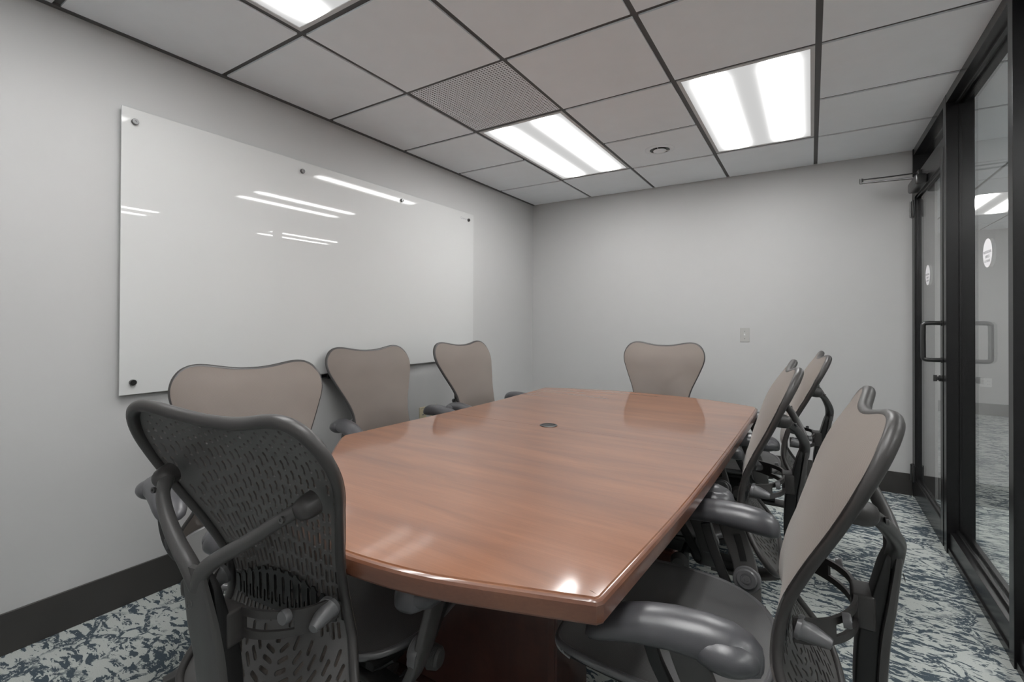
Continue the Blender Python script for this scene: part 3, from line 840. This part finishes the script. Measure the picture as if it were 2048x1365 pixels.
    # arms
    for s_ in (1, -1):
        bm = nb()
        band = catmull([(s_*.306, -.070, .622), (s_*.305, -.085, .58), (s_*.299, -.108, .52), (s_*.286, -.122, .462), (s_*.262, -.126, .412), (s_*.215, -.115, .372), (s_*.15, -.085, .352), (s_*.08, -.06, .350)], 5)
        n = len(band); sweep(bm, band, rrect(.029, .0085, .005), [Vector((0, 1, 0))]*n, False, [(1.12-.18*i/n, 1+.3*i/n) for i in range(n)])
        arm = obj('armrest', bm, 'plastic', t, True)
        bm = nb(); sweep(bm, catmull([(s_*.300, -.005, .604), (s_*.296, -.018, .560), (s_*.284, -.045, .50), (s_*.262, -.080, .425), (s_*.215, -.080, .378)], 5), rrect(.013, .007, .003), Vector((0, 1, 0)))
        obj('arm_brace', bm, 'black', arm, True)
        # inner face: height slot and round pivot cover
        bm = nb(); sweep(bm, catmull([(s_*.2955, -.090, .592), (s_*.293, -.100, .56), (s_*.290, -.109, .522)], 4), rrect(.009, .0016, .0012), Vector((0, 1, 0)))
        obj('height_slot', bm, 'black', arm, True)
        bm = nb(); lathe(bm, [(0, .016), (.0045, .016), (.005, .018), (.010, .018), (.0105, .0145), (.015, .0145), (.0155, .0165), (.024, .0165), (.027, .013), (.027, -.004), (0, -.006)], axis=(-s_, 0, .15), at=(s_*.283, -.118, .480), n=30)
        lathe(bm, [(0, .010), (.034, .010), (.036, .007), (.036, -.010), (0, -.010)], axis=(-s_, 0, .15), at=(s_*.284, -.118, .476), n=30)
        k = obj('pivot_cap', bm, 'knobm', arm, True)
        # padded top: (y, centre x, centre z, half width, half height)
        L = [(-.200, .300, .643, .012, .010), (-.196, .300, .645, .026, .021), (-.180, .300, .650, .038, .031), (-.150, .301, .656, .045, .036), (-.105, .303, .660, .047, .036), (-.05, .308, .660, .047, .034), (.0, .314, .655, .047, .032), (.045, .320, .646, .046, .029), (.072, .323, .635, .042, .025), (.094, .326, .626, .034, .019), (.106, .327, .621, .021, .012), (.110, .327, .619, .008, .005)]
        bm = nb(); rings = []
        for y, x, z, a, b in L:
            ring = []
            for i in range(24):
                an = 2*PI*i/24; c, sn = math.cos(an), math.sin(an); zz = b*sn
                if sn < 0: zz *= .85
                ring.append(bm.verts.new((s_*(x+a*math.copysign(abs(c)**.85, c)), y, z-.018+zz-.004*(c*c))))
            rings.append(ring)
        for a, b in zip(rings, rings[1:]):
            for i in range(24): bm.faces.new((a[i], a[(i+1) % 24], b[(i+1) % 24], b[i]))
        bm.faces.new(rings[0]); bm.faces.new(rings[-1])
        pad = obj('arm_pad', bm, 'pad', arm, True, loc=Vector((s_*.302, -.09, .63)), sharp=math.radians(80))
        bm = nb(); bmesh.ops.create_uvsphere(bm, u_segments=24, v_segments=16, radius=1)
        bmesh.ops.scale(bm, vec=(.040, .058, .030), verts=bm.verts); bmesh.ops.translate(bm, vec=(s_*.319, -.139, .633), verts=bm.verts)
        k = obj('pad_lobe', bm, 'pad', arm, True, loc=Vector((s_*.302, -.09, .63)), sharp=math.radians(80))
    # column, star base, casters
    bm = nb(); lathe(bm, [(0, .09), (.030, .09), (.030, .20), (.021, .205), (.021, .33), (0, .33)], n=24); obj('gas_column', bm, 'black', t, True)
    hub = nb(); lathe(hub, [(0, .066), (.045, .066), (.052, .085), (.048, .125), (.034, .135), (0, .135)], n=28)
    hubo = obj('hub', hub, 'plastic', t, True)
    for i in range(5):
        a = 2*PI*i/5+PI/2+.3; c, s_ = math.cos(a), math.sin(a)
        bm = nb(); pth = catmull([(.035*c, .035*s_, .105), (.12*c, .12*s_, .102), (.22*c, .22*s_, .088), (.295*c, .295*s_, .072)], 3); n = len(pth)
        sweep(bm, pth, rrect(.024, .017, .008), Vector((-s_, c, 0)), False, [(1-.35*i_/n, 1-.45*i_/n) for i_ in range(n)])
        lg = obj('leg', bm, 'plastic', t, True)
        bm = nb(); at = Vector((.295*c, .295*s_, .028)); side_ = Vector((-s_, c, 0)).normalized()
        for d in (-.019, .005): lathe(bm, [(0, 0), (.022, 0), (.028, .003), (.028, .011), (.022, .014), (0, .014)], axis=side_, at=at+side_*d, n=22)
        box(bm, at.x-.009, at.x+.009, at.y-.009, at.y+.009, .028, .068, .003)
        obj('caster', bm, 'caster', lg, True)
    return t
ch0 = make_chair()
CH = [  # x, y, heading, back lean, label
 (1.385, -1.566, 9.0, .5, 'nearest chair seen from behind at the near end of the table, dark perforated back'),
 (2.143, -1.206, 90.5, -1.6, 'nearest chair on the glass wall side, taupe back in front and large grey arm pads'),
 (1.985, -.459, 93.7, -1.9, 'middle chair of the three on the glass wall side, seen edge on'),
 (2.074, .389, 93.2, -.7, 'farthest chair on the glass wall side, nearest the back wall, seen edge on'),
 (.81, -1.465, -110.5, 3.0, 'wide taupe chair back by the left wall right behind the nearest chair'),
 (.478, -.487, -101, .6, 'middle taupe chair under the whiteboard, at the table seam'),
 (.635, .260, -96.2, -.7, 'farthest taupe chair under the right end of the whiteboard'),
 (1.549, .713, 186.8, -1.0, 'taupe chair alone at the far end of the table facing the camera'),
]
for i, (x, y, a, lean, lab) in enumerate(CH):
    c = ch0 if i == 0 else dup(ch0)
    c.location = (x, y, 0); c.rotation_euler = (0, 0, math.radians(a)); c['label'] = lab
    for k in C.objects:
        if k.parent == c and k.name.split('.')[0] in ('backrest', 'back_cover', 'back_rim', 'back_support', 'shoulder_pod', 'lumbar_band', 'lumbar_pad'):
            k.rotation_euler = (math.radians(lean), 0, 0)
    if i == 4:      # its arm pad is swung inwards and its base stands turned
        for k in C.objects:
            if k.parent == c and k.name.split('.')[0] in ('leg', 'hub'): k.rotation_euler = (0, 0, math.radians(36))
            if k.parent and k.parent.parent == c and k.name.split('.')[0] in ('arm_pad', 'pad_lobe') and k.location.x > 0:
                k.rotation_euler = (0, 0, math.radians(15)); k.location.z += .012
